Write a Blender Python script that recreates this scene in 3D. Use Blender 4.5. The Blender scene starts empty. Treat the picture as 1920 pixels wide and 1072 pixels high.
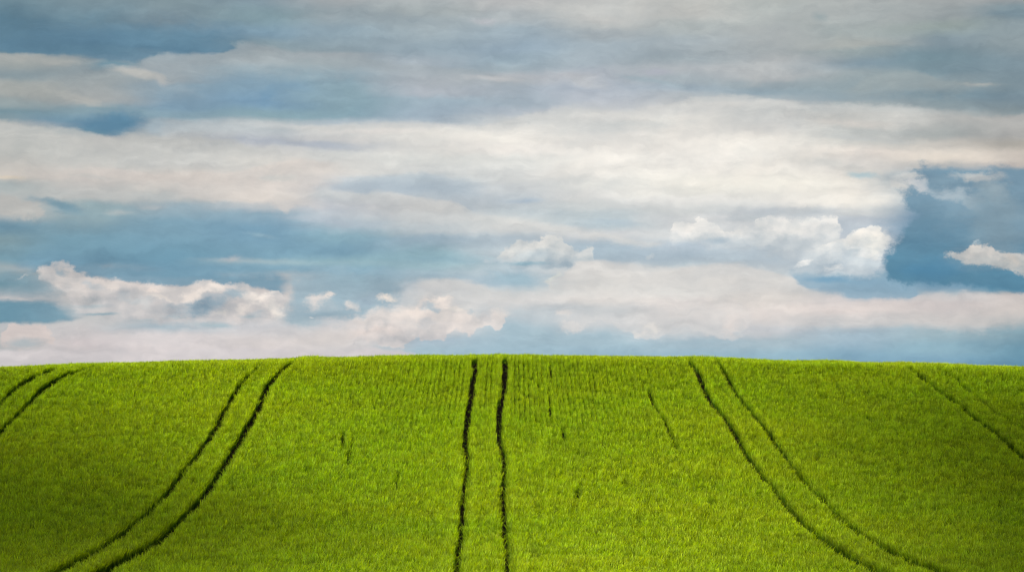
import bpy, bmesh, math, random
import numpy as np

C = bpy.context.scene.collection
R = math.radians

# ------------------------------------------------------------------ camera
cam_data = bpy.data.cameras.new('camera')
cam_data.sensor_width = 36.0
cam_data.lens = 85.0
cam_data.clip_start = 0.5
cam_data.clip_end = 20000
cam = bpy.data.objects.new('camera', cam_data)
cam.location = (0, 0, 0)
cam.rotation_euler = (R(90 + 2.07), 0, 0)
C.objects.link(cam)
bpy.context.scene.camera = cam

# ------------------------------------------------------------------ exposure
vs = bpy.context.scene.view_settings
vs.view_transform = 'Standard'
vs.look = 'None'
vs.exposure = 0.5
vs.gamma = 1.0
vs.use_curve_mapping = False

bpy.context.scene.cycles.filter_width = 1.1

# ------------------------------------------------------------------ sun
SUN_AZ, SUN_EL = -80.0, 38.0          # azimuth clockwise from +Y (the way we look), elevation
sun_data = bpy.data.lights.new('sun', 'SUN')
sun_data.energy = 5.0
sun_data.angle = R(0.6)
sun_data.color = (1.0, 0.94, 0.82)
sun = bpy.data.objects.new('sun', sun_data)
sun.rotation_euler = (R(90 - SUN_EL), 0, R(180 - SUN_AZ))
sun.location = (-80, 20, 80)
C.objects.link(sun)

# ------------------------------------------------------------------ world: daylight sky behind layers of cloud
W = bpy.data.worlds.new('World')
bpy.context.scene.world = W
W.use_nodes = True
nt = W.node_tree
nt.nodes.clear()
N, L = nt.nodes, nt.links


def setin(node, i, v):
    if isinstance(v, bpy.types.NodeSocket):
        L.new(v, node.inputs[i])
    else:
        node.inputs[i].default_value = v


def M(op, a, b=None, c=None, clamp=False):
    n = N.new('ShaderNodeMath')
    n.operation = op
    n.use_clamp = clamp
    setin(n, 0, a)
    if b is not None: setin(n, 1, b)
    if c is not None: setin(n, 2, c)
    return n.outputs[0]


def VM(op, a, b=None, c=None):
    n = N.new('ShaderNodeVectorMath')
    n.operation = op
    setin(n, 0, a)
    if b is not None: setin(n, 1, b)
    if c is not None: setin(n, 2, c)
    return n.outputs['Value'] if op in ('LENGTH', 'DOT_PRODUCT') else n.outputs[0]


def smooth(v, lo, hi, a=0.0, b=1.0):
    n = N.new('ShaderNodeMapRange')
    n.interpolation_type = 'SMOOTHSTEP'
    setin(n, 0, v); setin(n, 1, lo); setin(n, 2, hi); setin(n, 3, a); setin(n, 4, b)
    return n.outputs[0]


def mix(f, a, b):
    n = N.new('ShaderNodeMix')
    n.data_type = 'RGBA'
    setin(n, 0, f); setin(n, 6, a); setin(n, 7, b)
    return n.outputs[2]


def noise(vec, scale, detail=4, rough=0.5, dim='2D'):
    n = N.new('ShaderNodeTexNoise')
    n.noise_dimensions = dim
    setin(n, 'Vector', vec)
    n.inputs['Scale'].default_value = scale
    n.inputs['Detail'].default_value = detail
    n.inputs['Roughness'].default_value = rough
    return n


def comb(x, y, z=0.0):
    n = N.new('ShaderNodeCombineXYZ')
    setin(n, 0, x); setin(n, 1, y); setin(n, 2, z)
    return n.outputs[0]


def lin(c, a=1.0):
    f = lambda v: v / 12.92 if v <= 0.04045 else ((v + 0.055) / 1.055) ** 2.4
    return (f(c[0] / 255), f(c[1] / 255), f(c[2] / 255), a)


# sky coordinates: U = azimuth, V = elevation counted downwards, both in units of 0.4236 rad
K = 4533.0 / 1920.0
TILT = R(2.07)
VTOP = TILT + math.atan(536 / 4533)


def sky(x, y):
    """a measured direction (steps of 1/4533 rad from the middle of the view) as sky coordinates"""
    dx, dv = (x - 960) / 4533, (536 - y) / 4533
    v = (dx, math.cos(TILT) - dv * math.sin(TILT), math.sin(TILT) + dv * math.cos(TILT))
    r = math.sqrt(v[0] ** 2 + v[1] ** 2 + v[2] ** 2)
    return math.atan2(v[0], v[1]) * K + 0.5, (VTOP - math.asin(v[2] / r)) * K


geo = N.new('ShaderNodeTexCoord')
dirv = VM('NORMALIZE', geo.outputs['Generated'])
sp = N.new('ShaderNodeSeparateXYZ')
L.new(dirv, sp.inputs[0])
U0 = M('MULTIPLY_ADD', M('ARCTAN2', sp.outputs[0], sp.outputs[1]), K, 0.5)
V0 = M('MULTIPLY_ADD', M('ARCSINE', sp.outputs[2]), -K, VTOP * K)
P0 = comb(U0, V0)

# wind-drawn warp for the stratus layers and a billowing one for the cumulus
nA = noise(VM('MULTIPLY', P0, (4.0, 15.0, 1)), 1.6, 5, 0.55)
nB = noise(VM('MULTIPLY', P0, (1.0, 1.35, 1)), 34.0, 6, 0.55)
offA = VM('MULTIPLY', VM('SUBTRACT', nA.outputs['Color'], (0.5, 0.5, 0.5)), (0.070, 0.014, 0))
offB = VM('MULTIPLY', VM('SUBTRACT', nB.outputs['Color'], (0.5, 0.5, 0.5)), (0.022, 0.017, 0))
nC = noise(VM('MULTIPLY', P0, (1.0, 1.25, 1)), 105.0, 5, 0.62)
offC = VM('MULTIPLY', VM('SUBTRACT', nC.outputs['Color'], (0.5, 0.5, 0.5)), (0.010, 0.009, 0))
PS = VM('ADD', VM('ADD', P0, offA), VM('MULTIPLY_ADD', offB, (0.35, 0.22, 0), VM('MULTIPLY', offC, (0.3, 0.2, 0))))
PC = VM('ADD', VM('ADD', P0, offB), offC)
# tufted fibres that fray the soft edges
nF = noise(VM('MULTIPLY', P0, (1.0, 2.2, 1)), 52.0, 7, 0.66)
FR = M('SUBTRACT', nF.outputs['Fac'], 0.5)
sS = N.new('ShaderNodeSeparateXYZ'); L.new(PS, sS.inputs[0])
sC = N.new('ShaderNodeSeparateXYZ'); L.new(PC, sC.inputs[0])
US, VS_ = sS.outputs[0], sS.outputs[1]
UC, VC = sC.outputs[0], sC.outputs[1]

ROWS = '''
0: 0 112 142 155;40 92 130 150;80 95 132 150;95 100 136 152;102 160 168 168;116 165 172 170;140 140 158 165;165 165 170 168;195 150 165 168;215 120 150 162;225 130 155 165;235 178 180 178;280 185 187 183;325 205 198 190;345 175 185 185;380 185 187 185;400 175 180 180;425 110 150 170;450 125 155 165;480 115 155 172;500 150 165 170;530 110 155 170;560 175 180 185;572 105 150 170;600 100 145 165;606 185 187 190;640 190 190 190;680 175 182 185
160: 0 128 152 162;40 110 142 158;80 95 135 160;97 105 142 158;110 135 155 165;130 140 155 162;150 155 165 168;185 170 175 175;205 130 158 170;235 95 138 165;250 105 145 165;262 190 190 188;300 192 193 190;330 205 198 192;370 190 192 190;385 150 175 182;410 140 168 178;450 115 158 178;490 110 155 178;505 185 180 178;540 195 190 188;600 195 195 195;620 205 200 200;640 215 205 205;680 205 200 198
320: 0 130 152 160;40 125 148 160;70 100 138 160;90 98 138 162;100 145 165 175;130 155 168 175;150 160 172 178;165 140 165 180;200 125 158 180;220 135 165 180;230 165 178 185;262 195 198 198;300 205 205 202;330 215 208 200;350 205 203 198;370 185 190 190;385 150 175 188;420 125 165 185;480 110 158 182;518 110 155 180;530 200 190 188;560 205 198 195;600 190 195 200;615 170 187 197;630 215 208 208;670 212 203 203
480: 0 130 152 165;30 130 158 168;60 120 152 172;80 135 158 168;95 155 168 172;110 158 170 175;130 145 168 180;160 130 162 182;190 120 158 185;215 135 168 180;235 200 203 203;250 190 198 205;265 175 183 195;280 205 205 203;300 215 212 206;320 215 213 208;350 222 215 208;370 225 217 208;382 195 200 203;400 140 172 190;430 120 163 188;480 120 163 185;490 150 178 188;505 125 165 185;520 190 190 190;540 205 198 195;580 215 205 200;610 205 205 208;640 215 207 205;670 215 206 206
640: 0 165 172 175;30 150 165 172;60 142 165 178;90 145 165 175;100 165 175 180;115 160 175 180;140 140 168 182;180 135 165 178;215 135 168 182;228 175 190 200;240 215 215 212;262 205 205 205;272 180 188 198;290 212 213 210;320 220 218 213;335 195 203 208;350 180 192 203;365 195 203 208;385 190 195 203;400 188 197 205;420 165 187 200;440 135 175 192;470 125 168 190;490 140 178 190;510 130 170 190;530 150 182 195;560 190 200 205;600 205 205 207;630 220 212 208;670 205 203 205
800: 0 172 180 182;20 168 178 180;45 160 175 182;90 150 170 182;120 165 178 188;150 178 185 193;175 178 186 196;190 155 176 190;215 160 180 195;225 172 188 200;235 205 207 208;245 228 225 218;270 222 220 215;300 215 216 212;320 212 214 212;335 190 200 205;355 175 190 202;375 205 207 207;395 208 208 206;410 205 208 208;435 190 200 205;450 160 185 200;480 145 182 195;490 140 178 193;500 155 187 197;515 165 190 203;535 195 203 210;560 205 210 213;590 225 215 208;620 215 212 210;640 175 195 208;660 160 188 202
960: 0 188 190 190;30 175 184 188;60 155 174 186;90 150 172 188;110 148 170 184;130 160 178 188;145 185 190 195;170 170 183 195;195 165 182 195;207 180 190 200;220 205 208 208;245 225 222 216;280 235 230 223;300 225 225 220;330 215 217 215;350 205 210 212;375 190 200 207;400 190 200 205;420 200 205 205;430 205 208 208;445 180 195 205;470 190 203 210;490 170 190 200;510 190 203 210;530 165 190 205;540 195 207 212;560 215 215 215;590 190 203 210;620 165 192 205;660 158 188 203
1120: 0 192 194 192;30 193 195 193;50 190 194 193;65 170 180 185;90 162 178 188;120 165 180 190;145 178 186 196;165 178 188 200;190 185 193 203;203 195 200 205;215 212 212 210;240 210 212 210;255 225 223 218;280 235 231 224;320 238 234 226;345 225 225 220;365 220 220 217;385 205 210 210;405 190 203 208;425 185 200 207;440 205 208 210;460 170 190 203;485 170 190 203;500 218 217 215;530 218 217 213;560 225 220 215;580 205 210 212;600 205 208 210;630 165 192 205;660 155 188 205
1280: 0 190 192 188;30 195 196 192;50 175 183 183;80 165 178 185;110 162 176 183;130 178 185 190;150 170 183 190;165 158 175 187;180 180 188 193;200 210 210 208;225 228 225 218;260 235 230 222;300 238 233 225;340 240 236 226;360 230 228 220;375 225 224 220;395 210 213 212;410 215 217 217;440 215 218 218;460 180 195 207;480 172 190 203;500 185 200 208;510 215 215 213;540 215 215 212;565 228 220 215;590 225 218 213;620 205 208 210;640 165 190 203;665 150 183 200
1440: 0 180 186 183;40 180 187 186;60 178 184 184;90 172 180 182;115 178 183 185;140 185 190 192;155 160 175 182;175 145 166 178;187 165 178 185;195 205 205 203;215 205 207 205;240 215 214 210;260 230 226 218;300 236 230 220;340 240 235 225;370 232 229 222;395 210 214 215;415 220 222 222;440 215 220 222;465 190 203 212;490 185 200 210;510 200 208 212;530 215 213 210;560 225 217 210;590 222 213 208;620 200 203 207;640 170 192 203;670 145 182 200
1600: 0 170 176 175;30 170 177 177;60 165 175 175;85 172 178 175;95 150 165 168;120 132 155 168;140 150 165 170;160 145 163 170;185 142 162 172;200 165 175 178;215 195 195 190;230 200 200 195;245 188 192 190;265 200 200 195;285 225 216 207;310 220 216 210;325 222 218 210;345 235 229 219;380 240 235 225;400 215 217 215;415 195 203 210;435 190 200 210;460 215 217 218;490 205 212 218;515 150 182 200;530 130 170 195;545 155 182 198;560 205 203 205;580 225 213 208;600 200 203 205;630 165 190 205;670 130 172 195
1760: 0 165 170 170;30 152 162 165;50 148 162 160;80 135 155 165;110 120 148 160;135 120 146 158;150 140 160 168;165 145 162 168;180 118 146 160;200 140 158 165;220 178 180 178;250 170 176 175;270 205 200 192;295 228 218 205;310 190 190 188;325 110 155 180;360 125 160 182;400 105 150 180;450 95 148 180;500 80 140 172;520 90 145 175;535 125 165 190;550 175 190 198;570 205 198 198;600 200 197 195;620 160 185 195;650 140 178 195;680 125 168 192
1920: 0 165 165 165;15 125 148 158;25 118 143 155;45 138 155 162;80 140 156 162;120 125 148 160;160 130 152 162;185 122 145 158;210 135 152 158;220 172 172 170;250 170 170 168;270 172 168 160;290 205 195 185;310 200 190 182;325 120 155 175;360 115 150 170;400 115 148 165;440 105 148 172;480 110 150 172;520 100 148 175;540 95 145 170;550 185 182 180;580 195 190 185;600 170 178 180;620 130 165 180;650 110 158 180;680 100 152 178
'''
cols = []
for line in ROWS.strip().splitlines():
    x, rest = line.split(':')
    st = []
    for it in rest.split(';'):
        q = it.split()
        if len(q) == 4:
            st.append((int(q[0]), (int(q[1]), int(q[2]), int(q[3]))))
    cols.append((int(x), st))

VMAX = sky(960, 700)[1]
vn = M('DIVIDE', VS_, VMAX)
base = None
for x, st in cols:
    r = N.new('ShaderNodeValToRGB')
    cr = r.color_ramp
    cr.interpolation = 'B_SPLINE' if False else 'EASE'
    while len(cr.elements) > 1:
        cr.elements.remove(cr.elements[0])
    cr.elements[0].position = 0.0
    cr.elements[0].color = lin(st[0][1])
    for y, c in st[1:32]:
        e = cr.elements.new(max(0.0, min(1.0, sky(x, y)[1] / VMAX)))
        e.color = lin(c)
    L.new(vn, r.inputs[0])
    u = sky(x, 300)[0]
    if base is None:
        base = r.outputs[0]
    else:
        base = mix(smooth(US, up, u), base, r.outputs[0])
    up = u


def curve(uval, pts):
    n = N.new('ShaderNodeFloatCurve')
    m = n.mapping
    c = m.curves[0]
    q = [sky(*p) for p in pts]
    # outside the listed span the curve runs level
    q = [(-0.2, q[0][1])] + q + [(1.2, q[-1][1])]
    xs = [(p[0] + 0.2) / 1.4 for p in q]
    while len(c.points) < len(q):
        c.points.new(0.5, 0.5)
    for pt, xx, p in zip(c.points, xs, q):
        pt.location = (xx, p[1] * 2.0)
        pt.handle_type = 'AUTO_CLAMPED'
    m.use_clip = False
    m.update()
    setin(n, 'Value', M('MULTIPLY_ADD', uval, 1 / 1.4, 0.2 / 1.4))
    return M('MULTIPLY', n.outputs[0], 0.5)


PX = 1 / 1920.0
col = base
cum = 0.0
count = 0


def step():
    """the painting goes on from the colour so far: keeps the node evaluation in this order"""
    global US, VS_, UC, VC, PSk, PCk, count
    if count % 3 == 0:
        PSk = VM('MULTIPLY_ADD', col, (1e-9, 1e-9, 1e-9), PS)
        PCk = VM('MULTIPLY_ADD', col, (1e-9, 1e-9, 1e-9), PC)
        a = N.new('ShaderNodeSeparateXYZ'); L.new(PSk, a.inputs[0])
        b = N.new('ShaderNodeSeparateXYZ'); L.new(PCk, b.inputs[0])
        US, VS_, UC, VC = a.outputs[0], a.outputs[1], b.outputs[0], b.outputs[1]
    count += 1


def band(top, bot, c, st=6, sb=6, op=1.0, x0=None, x1=None, sx=30, crisp=False, c2=None):
    """a cloudy sheet between two edges; st/sb are the widths over which the edges fade"""
    global col, cum
    step()
    u, v = (UC, VC) if crisp else (US, VS_)
    st, sb = (st * 2.3 + 1, sb * 1.6) if crisp else (st * 1.6 + 4, sb * 1.5 + 4)
    f = smooth(M('MULTIPLY_ADD', FR, (st * 0.7 + 4) * PX, M('SUBTRACT', v, curve(u, top))), -st * PX / 2, st * PX / 2)
    g = smooth(M('MULTIPLY_ADD', FR, (sb * 0.7 + 4) * PX, M('SUBTRACT', v, curve(u, bot))), -sb * PX / 2, sb * PX / 2, 1.0, 0.0)
    f = M('MULTIPLY', f, g)
    if x0 is not None:
        f = M('MULTIPLY', f, smooth(u, sky(x0, 300)[0] - sx * PX / 2, sky(x0, 300)[0] + sx * PX / 2))
    if x1 is not None:
        f = M('MULTIPLY', f, smooth(u, sky(x1, 300)[0] - sx * PX / 2, sky(x1, 300)[0] + sx * PX / 2, 1.0, 0.0))
    if op < 1: f = M('MULTIPLY', f, op)
    if crisp and c2 is not None: cum = M('MAXIMUM', cum, f)
    cc = lin(c)
    if c2 is not None:   # from c at the upper edge to c2 at the lower one
        ym = sum(p[1] for p in top) / len(top); yb = sum(p[1] for p in bot) / len(bot)
        cc = mix(smooth(v, sky(960, min(ym, yb))[1], sky(960, max(ym, yb))[1]), lin(c), lin(c2))
    col = mix(f, col, cc)


def blob(x, y, rx, ry, c, ang=0.0, op=1.0, hard=0.0, crisp=False):
    """a puff: an ellipse fading outwards from its middle (hard: the share of it that is full)"""
    global col
    step()
    u, v = sky(x, y)
    p = VM('SUBTRACT', PCk if crisp else PSk, (u, v, 0))
    if ang:
        n = N.new('ShaderNodeVectorRotate'); n.rotation_type = 'Z_AXIS'
        setin(n, 'Vector', p); n.inputs['Angle'].default_value = -R(ang)
        p = n.outputs[0]
    d = VM('LENGTH', VM('MULTIPLY', p, (1920 / rx, 1920 / ry, 0)))
    f = smooth(M('MULTIPLY_ADD', FR, 1.1 if crisp else 0.7, d), hard * 0.55, 1.15, op, 0.0)
    col = mix(f, col, lin(c))


def gap(left, top, bot, c, c2):
    """a window of open sky: right of a steep edge and between an upper and a lower one"""
    global col
    step()
    n = N.new('ShaderNodeFloatCurve')
    m = n.mapping
    cc = m.curves[0]
    q = [sky(x, y) for y, x in left]
    q = [(u, v) for u, v in q]
    while len(cc.points) < len(q):
        cc.points.new(0.5, 0.5)
    for pt, (u, v) in zip(cc.points, q):
        pt.location = (v * 2.0, u)
        pt.handle_type = 'AUTO_CLAMPED'
    m.use_clip = False
    m.update()
    setin(n, 'Value', M('MULTIPLY', VC, 2.0))
    f = smooth(M('MULTIPLY_ADD', FR, 26 * PX, M('SUBTRACT', UC, n.outputs[0])), -8 * PX, 13 * PX)
    f = M('MULTIPLY', f, smooth(M('MULTIPLY_ADD', FR, 24 * PX, M('SUBTRACT', VC, curve(UC, top))), -14 * PX, 12 * PX))
    f = M('MULTIPLY', f, smooth(M('SUBTRACT', VC, curve(UC, bot)), -7 * PX, 7 * PX, 1.0, 0.0))
    col = mix(f, col, mix(smooth(VC, sky(960, 330)[1], sky(960, 520)[1]), lin(c), lin(c2)))


# -- high veil, left
band([(0, 50), (200, 62), (430, 58)], [(0, 97), (110, 104), (172, 112), (240, 117), (280, 99), (330, 97), (400, 97), (432, 76), (480, 80)], (93, 135, 160), 44, 4, 0.8, None, 450, 70)
blob(195, 124, 58, 13, (104, 146, 165), 0, 0.9, 0.3)
band([(245, 126), (276, 101), (330, 98), (400, 97), (420, 89), (440, 78), (500, 84), (540, 92), (650, 96), (690, 104), (740, 117), (800, 122), (900, 128), (960, 145), (985, 150)],
     [(245, 150), (330, 150), (440, 120), (540, 125), (690, 140), (800, 160), (985, 175)], (163, 174, 180), 4, 50, 0.6, 250, 985, 60)
blob(245, 141, 80, 13, (188, 189, 185), 10, 0.95, 0.4)
blob(300, 152, 22, 12, (186, 188, 186), 30, 0.8, 0.3)
blob(60, 112, 115, 12, (172, 176, 173), 3, 0.85, 0.4)
blob(20, 165, 110, 20, (170, 174, 170), 4, 0.8, 0.3)
blob(130, 184, 62, 10, (180, 182, 178), 14, 0.9, 0.3)
blob(355, 172, 40, 12, (150, 172, 185), 8, 0.7)
blob(505, 180, 34, 12, (112, 153, 182), -28, 0.8)
blob(540, 166, 60, 14, (122, 158, 182), -8, 0.7)
blob(930, 148, 62, 8, (194, 196, 198), 5, 0.85, 0.2)
blob(1100, 148, 70, 14, (190, 193, 197), 8, 0.8)
blob(1110, 160, 60, 12, (192, 196, 200), 8, 0.7)
blob(1245, 137, 40, 9, (184, 188, 200), 0, 0.8)
blob(1230, 155, 60, 8, (160, 180, 190), 12, 0.7)
blob(1440, 140, 44, 22, (188, 192, 193), 0, 0.8)
blob(1130, 40, 45, 10, (198, 198, 195), 0, 0.8)
blob(905, 38, 40, 9, (186, 188, 194), 0, 0.7)
blob(1570, 35, 26, 10, (150, 166, 170), 0, 0.8)
band([(1585, 168), (1620, 148), (1645, 140), (1700, 138), (1740, 140), (1765, 152), (1800, 156)], [(1585, 190), (1700, 178), (1800, 180)], (154, 166, 168), 5, 40, 0.6, 1600, 1800, 60)
blob(1835, 161, 46, 5, (168, 174, 172), 0, 0.9)
blob(1900, 26, 70, 11, (122, 145, 157), 0, 0.9)
# -- pale sheet below it
blob(205, 234, 64, 27, (90, 137, 165), 0, 1.0, 0.45)
band([(0, 229), (50, 240), (120, 243), (165, 254), (183, 262), (225, 255), (262, 254), (330, 258), (420, 264), (480, 278)], [(0, 290), (240, 300), (480, 300)], (194, 195, 191), 5, 60, 0.75, None, 500, 90)
blob(290, 238, 26, 16, (160, 179, 190), 0, 0.85, 0.5)
band([(262, 240), (285, 227), (330, 230), (400, 233), (430, 228), (520, 234), (600, 232), (700, 228), (760, 227), (850, 234), (930, 224), (960, 211), (1080, 204), (1130, 206), (1220, 200), (1260, 190), (1330, 181), (1400, 180), (1480, 192), (1600, 197), (1700, 202), (1800, 208), (1920, 214)],
     [(262, 262), (430, 248), (600, 255), (800, 260), (1000, 240), (1200, 225), (1350, 220), (1500, 225), (1920, 240)], (212, 212, 208), 5, 40, 0.6, 340, 1740, 120)
band([(280, 232), (330, 230), (400, 224), (470, 230), (560, 238)], [(280, 250), (400, 245), (560, 250)], (176, 190, 198), 8, 10, 0.5, 290, 560, 60)
blob(590, 272, 90, 9, (176, 184, 196), 3, 0.75, 0.2)
blob(720, 246, 130, 8, (226, 221, 216), 0, 0.8)
blob(930, 255, 190, 14, (234, 230, 222), 2, 0.8)
blob(1330, 290, 320, 45, (241, 237, 229), 2, 0.7)
blob(1430, 345, 230, 28, (243, 239, 227), 0, 0.7)
blob(1600, 232, 90, 10, (214, 208, 201), 6, 0.7)
blob(1470, 232, 60, 9, (205, 207, 205), 4, 0.7)
blob(1610, 257, 110, 8, (186, 190, 190), 3, 0.7)
blob(1180, 230, 160, 8, (206, 209, 207), 0, 0.6)
band([(130, 318), (200, 314), (270, 320), (330, 325), (420, 324), (480, 309), (560, 298), (640, 306), (700, 318)], [(130, 323), (210, 331), (240, 342), (310, 352), (400, 356), (560, 358), (700, 335)], (219, 209, 201), 5, 18, 0.65, 150, 640, 90)
blob(15, 331, 42, 5, (216, 203, 184), 0, 0.9)
blob(175, 333, 45, 7, (190, 190, 187), 6, 0.7)
blob(520, 335, 42, 9, (208, 208, 203), 0, 0.8)
band([(300, 350), (400, 350), (560, 350), (700, 380)], [(300, 380), (350, 371), (420, 377), (480, 377), (508, 386), (528, 396), (546, 383), (600, 392), (660, 408), (760, 420)], (219, 211, 204), 30, 6, 0.65, 340, 590, 90)
band([(620, 338), (700, 334), (760, 330), (850, 332), (930, 338)], [(620, 345), (680, 358), (720, 362), (740, 358), (800, 373), (860, 380), (890, 400), (930, 395)], (177, 192, 203), 9, 4, 0.65, 640, 905, 60)
band([(600, 345), (660, 358), (700, 362), (720, 357), (760, 364), (800, 377), (838, 376), (858, 388), (870, 402), (930, 410), (990, 415)], [(600, 375), (700, 385), (800, 400), (930, 430)], (209, 210, 208), 4, 30, 0.65, 610, 960, 60)
blob(1005, 377, 50, 8, (172, 190, 206), 0, 0.85)
blob(95, 386, 60, 13, (118, 158, 176), 16, 0.9, 0.2)
band([(-60, 366), (20, 368), (40, 372), (60, 380), (75, 392), (82, 398)], [(-60, 404), (30, 404), (80, 406)], (188, 187, 183), 5, 8, 0.85, None, 80, 12, True)
blob(215, 397, 42, 9, (176, 187, 189), 0, 0.8)
blob(280, 384, 45, 6, (186, 189, 190), 0, 0.6)
blob(482, 441, 30, 7, (150, 184, 199), 8, 0.6, 0.0)
blob(430, 487, 70, 9, (158, 180, 190), 3, 0.8)
blob(420, 483, 18, 7, (184, 188, 192), 0, 0.8)
blob(620, 413, 130, 12, (178, 189, 201), 5, 0.55)
band([(900, 411), (960, 415), (1030, 421), (1100, 433), (1150, 444), (1200, 452), (1260, 450)], [(900, 425), (960, 428), (1030, 434), (1100, 446), (1150, 455), (1200, 462), (1260, 460)], (214, 214, 211), 5, 8, 0.75, 940, 1230, 60)
blob(1150, 420, 60, 9, (178, 196, 207), 5, 0.7)
# -- teal streaks between
blob(520, 500, 180, 9, (122, 164, 186), 2, 0.6)
blob(720, 492, 200, 7, (152, 182, 194), 0, 0.3)
# -- small cumulus in the middle
band([(895, 492), (905, 485), (912, 489), (930, 482), (945, 466), (965, 454), (990, 452), (1005, 452), (1012, 446), (1030, 441), (1053, 441), (1066, 452), (1082, 470), (1094, 464), (1108, 462), (1114, 478)], [(895, 492), (960, 497), (1040, 501), (1114, 500)], (217, 218, 215), 3, 10, 0.95, 906, 1108, 6, True, (178, 194, 203))
blob(1000, 478, 45, 14, (183, 198, 206), 0, 0.8)
blob(985, 493, 52, 6, (142, 180, 196), 0, 0.9)
blob(1085, 475, 26, 9, (210, 213, 213), -15, 0.7, 0, True)
blob(965, 521, 82, 20, (155, 186, 201), 5, 0.9, 0.35)
band([(740, 530), (800, 522), (850, 524), (890, 531), (930, 541), (990, 545), (1030, 540), (1062, 508), (1110, 490), (1180, 494), (1240, 498), (1300, 499), (1420, 503), (1470, 517), (1490, 530)],
     [(740, 560), (900, 570), (1100, 545), (1300, 550), (1490, 560)], (217, 214, 210), 5, 50, 0.75, 760, 1490, 70)
blob(1042, 524, 8, 17, (232, 228, 212), 8, 0.45)
blob(1223, 480, 12, 8, (196, 206, 211), 0, 0.8, 0.2, True)
# -- chain of cumulus, right of the middle
blob(1460, 400, 150, 15, (192, 200, 206), 0, 0.9, 0.2)
blob(1400, 412, 60, 10, (192, 201, 206), 0, 0.8, 0.2)
blob(1590, 428, 80, 22, (184, 196, 206), 0, 0.9, 0.2)
blob(1620, 420, 50, 18, (192, 200, 208), 0, 0.6)
blob(1500, 396, 40, 9, (198, 203, 205), -10, 0.7, 0.1, True)
band([(1250, 436), (1262, 418), (1298, 416), (1310, 409), (1330, 413), (1350, 429), (1370, 433), (1388, 423), (1408, 427), (1424, 412), (1450, 407), (1470, 415), (1500, 408), (1525, 412), (1550, 405), (1576, 412), (1580, 430)],
     [(1250, 455), (1300, 449), (1340, 458), (1370, 455), (1420, 466), (1480, 476), (1550, 486)], (238, 236, 231), 3, 22, 0.95, 1258, 1572, 8, True, (202, 210, 214))
blob(1345, 452, 40, 9, (175, 194, 207), 0, 0.8, 0.1)
blob(1440, 440, 30, 10, (212, 217, 218), -10, 0.7, 0, True)
blob(1490, 428, 26, 9, (234, 233, 228), -8, 0.7, 0, True)
band([(1476, 505), (1486, 496), (1500, 484), (1530, 468), (1560, 455), (1585, 449), (1600, 436), (1615, 430), (1628, 429), (1640, 422), (1650, 436), (1658, 446), (1668, 444), (1680, 448)],
     [(1476, 512), (1520, 512), (1560, 520), (1600, 521), (1628, 518), (1642, 508), (1650, 488), (1660, 468), (1672, 452), (1680, 448)], (226, 227, 224), 3, 10, 0.97, 1481, 1682, 8, True, (194, 207, 215))
blob(1562, 480, 70, 17, (206, 214, 218), -12, 0.85, 0.2, True)
blob(1600, 498, 60, 16, (197, 208, 215), 5, 0.8, 0.1, True)
blob(1640, 455, 36, 25, (248, 243, 233), -25, 0.95, 0.35, True)
blob(1608, 449, 30, 14, (241, 237, 229), -25, 0.9, 0.2, True)
blob(1618, 472, 24, 11, (214, 218, 219), -20, 0.85, 0.2, True)
blob(1597, 463, 12, 5, (240, 238, 232), -20, 0.8, 0.1, True)
blob(1560, 472, 34, 10, (221, 224, 223), 0, 0.7, 0, True)
blob(1503, 496, 27, 9, (236, 238, 236), -28, 0.9, 0.3, True)
blob(1560, 500, 26, 7, (228, 230, 229), -10, 0.8, 0.2, True)
blob(1590, 488, 20, 9, (190, 203, 212), 0, 0.7, 0, True)
blob(1620, 505, 34, 12, (196, 208, 215), 30, 0.8, 0, True)
band([(1480, 512), (1520, 514), (1560, 521), (1620, 521), (1700, 522)], [(1480, 532), (1496, 544), (1560, 553), (1580, 561), (1640, 563), (1700, 561)], (140, 176, 198), 14, 5, 0.85, 1482, 1700, 14)
blob(1545, 526, 50, 9, (112, 163, 194), 3, 0.85)
# -- the deep blue gap at the right, with its own clouds
gap([(300, 1722), (318, 1716), (335, 1700), (350, 1682), (370, 1690), (388, 1701), (400, 1709), (412, 1707), (430, 1698), (450, 1684), (470, 1664), (490, 1655), (508, 1655), (522, 1664), (540, 1690)],
    [(1600, 345), (1665, 342), (1690, 348), (1722, 306), (1738, 314), (1765, 319), (1790, 334), (1820, 342), (1843, 330), (1860, 320), (1890, 318), (1930, 324)],
    [(1600, 524), (1690, 528), (1760, 531), (1800, 537), (1860, 541), (1930, 546)], (120, 154, 175), (84, 138, 166))
blob(1718, 347, 44, 12, (200, 204, 207), 24, 0.95, 0.35, True)
blob(1688, 345, 26, 18, (222, 220, 214), 10, 0.8, 0.2, True)
blob(1700, 328, 36, 13, (206, 208, 206), 8, 0.95, 0.4, True)
blob(1790, 342, 60, 16, (140, 172, 190), 0, 0.6)
blob(1800, 384, 90, 40, (128, 162, 182), 10, 0.9, 0.1)
blob(1796, 368, 50, 18, (170, 187, 197), 10, 0.95, 0.25, True)
blob(1820, 378, 40, 14, (156, 178, 190), 25, 0.8, 0.1, True)
blob(1862, 362, 44, 26, (156, 175, 184), 25, 0.9, 0.2, True)
blob(1830, 330, 60, 14, (188, 192, 192), 5, 0.9, 0.3, True)
blob(1885, 400, 85, 50, (136, 162, 176), 20, 0.9, 0.2)
blob(1868, 440, 55, 60, (130, 158, 173), -20, 0.85, 0.1)
blob(1860, 430, 100, 90, (120, 151, 169), 0, 0.5)
blob(1850, 485, 90, 30, (130, 160, 177), 0, 0.7)
blob(1740, 505, 70, 28, (72, 135, 172), 0, 0.6)
blob(1905, 420, 30, 30, (112, 152, 176), 0, 0.4)
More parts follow.
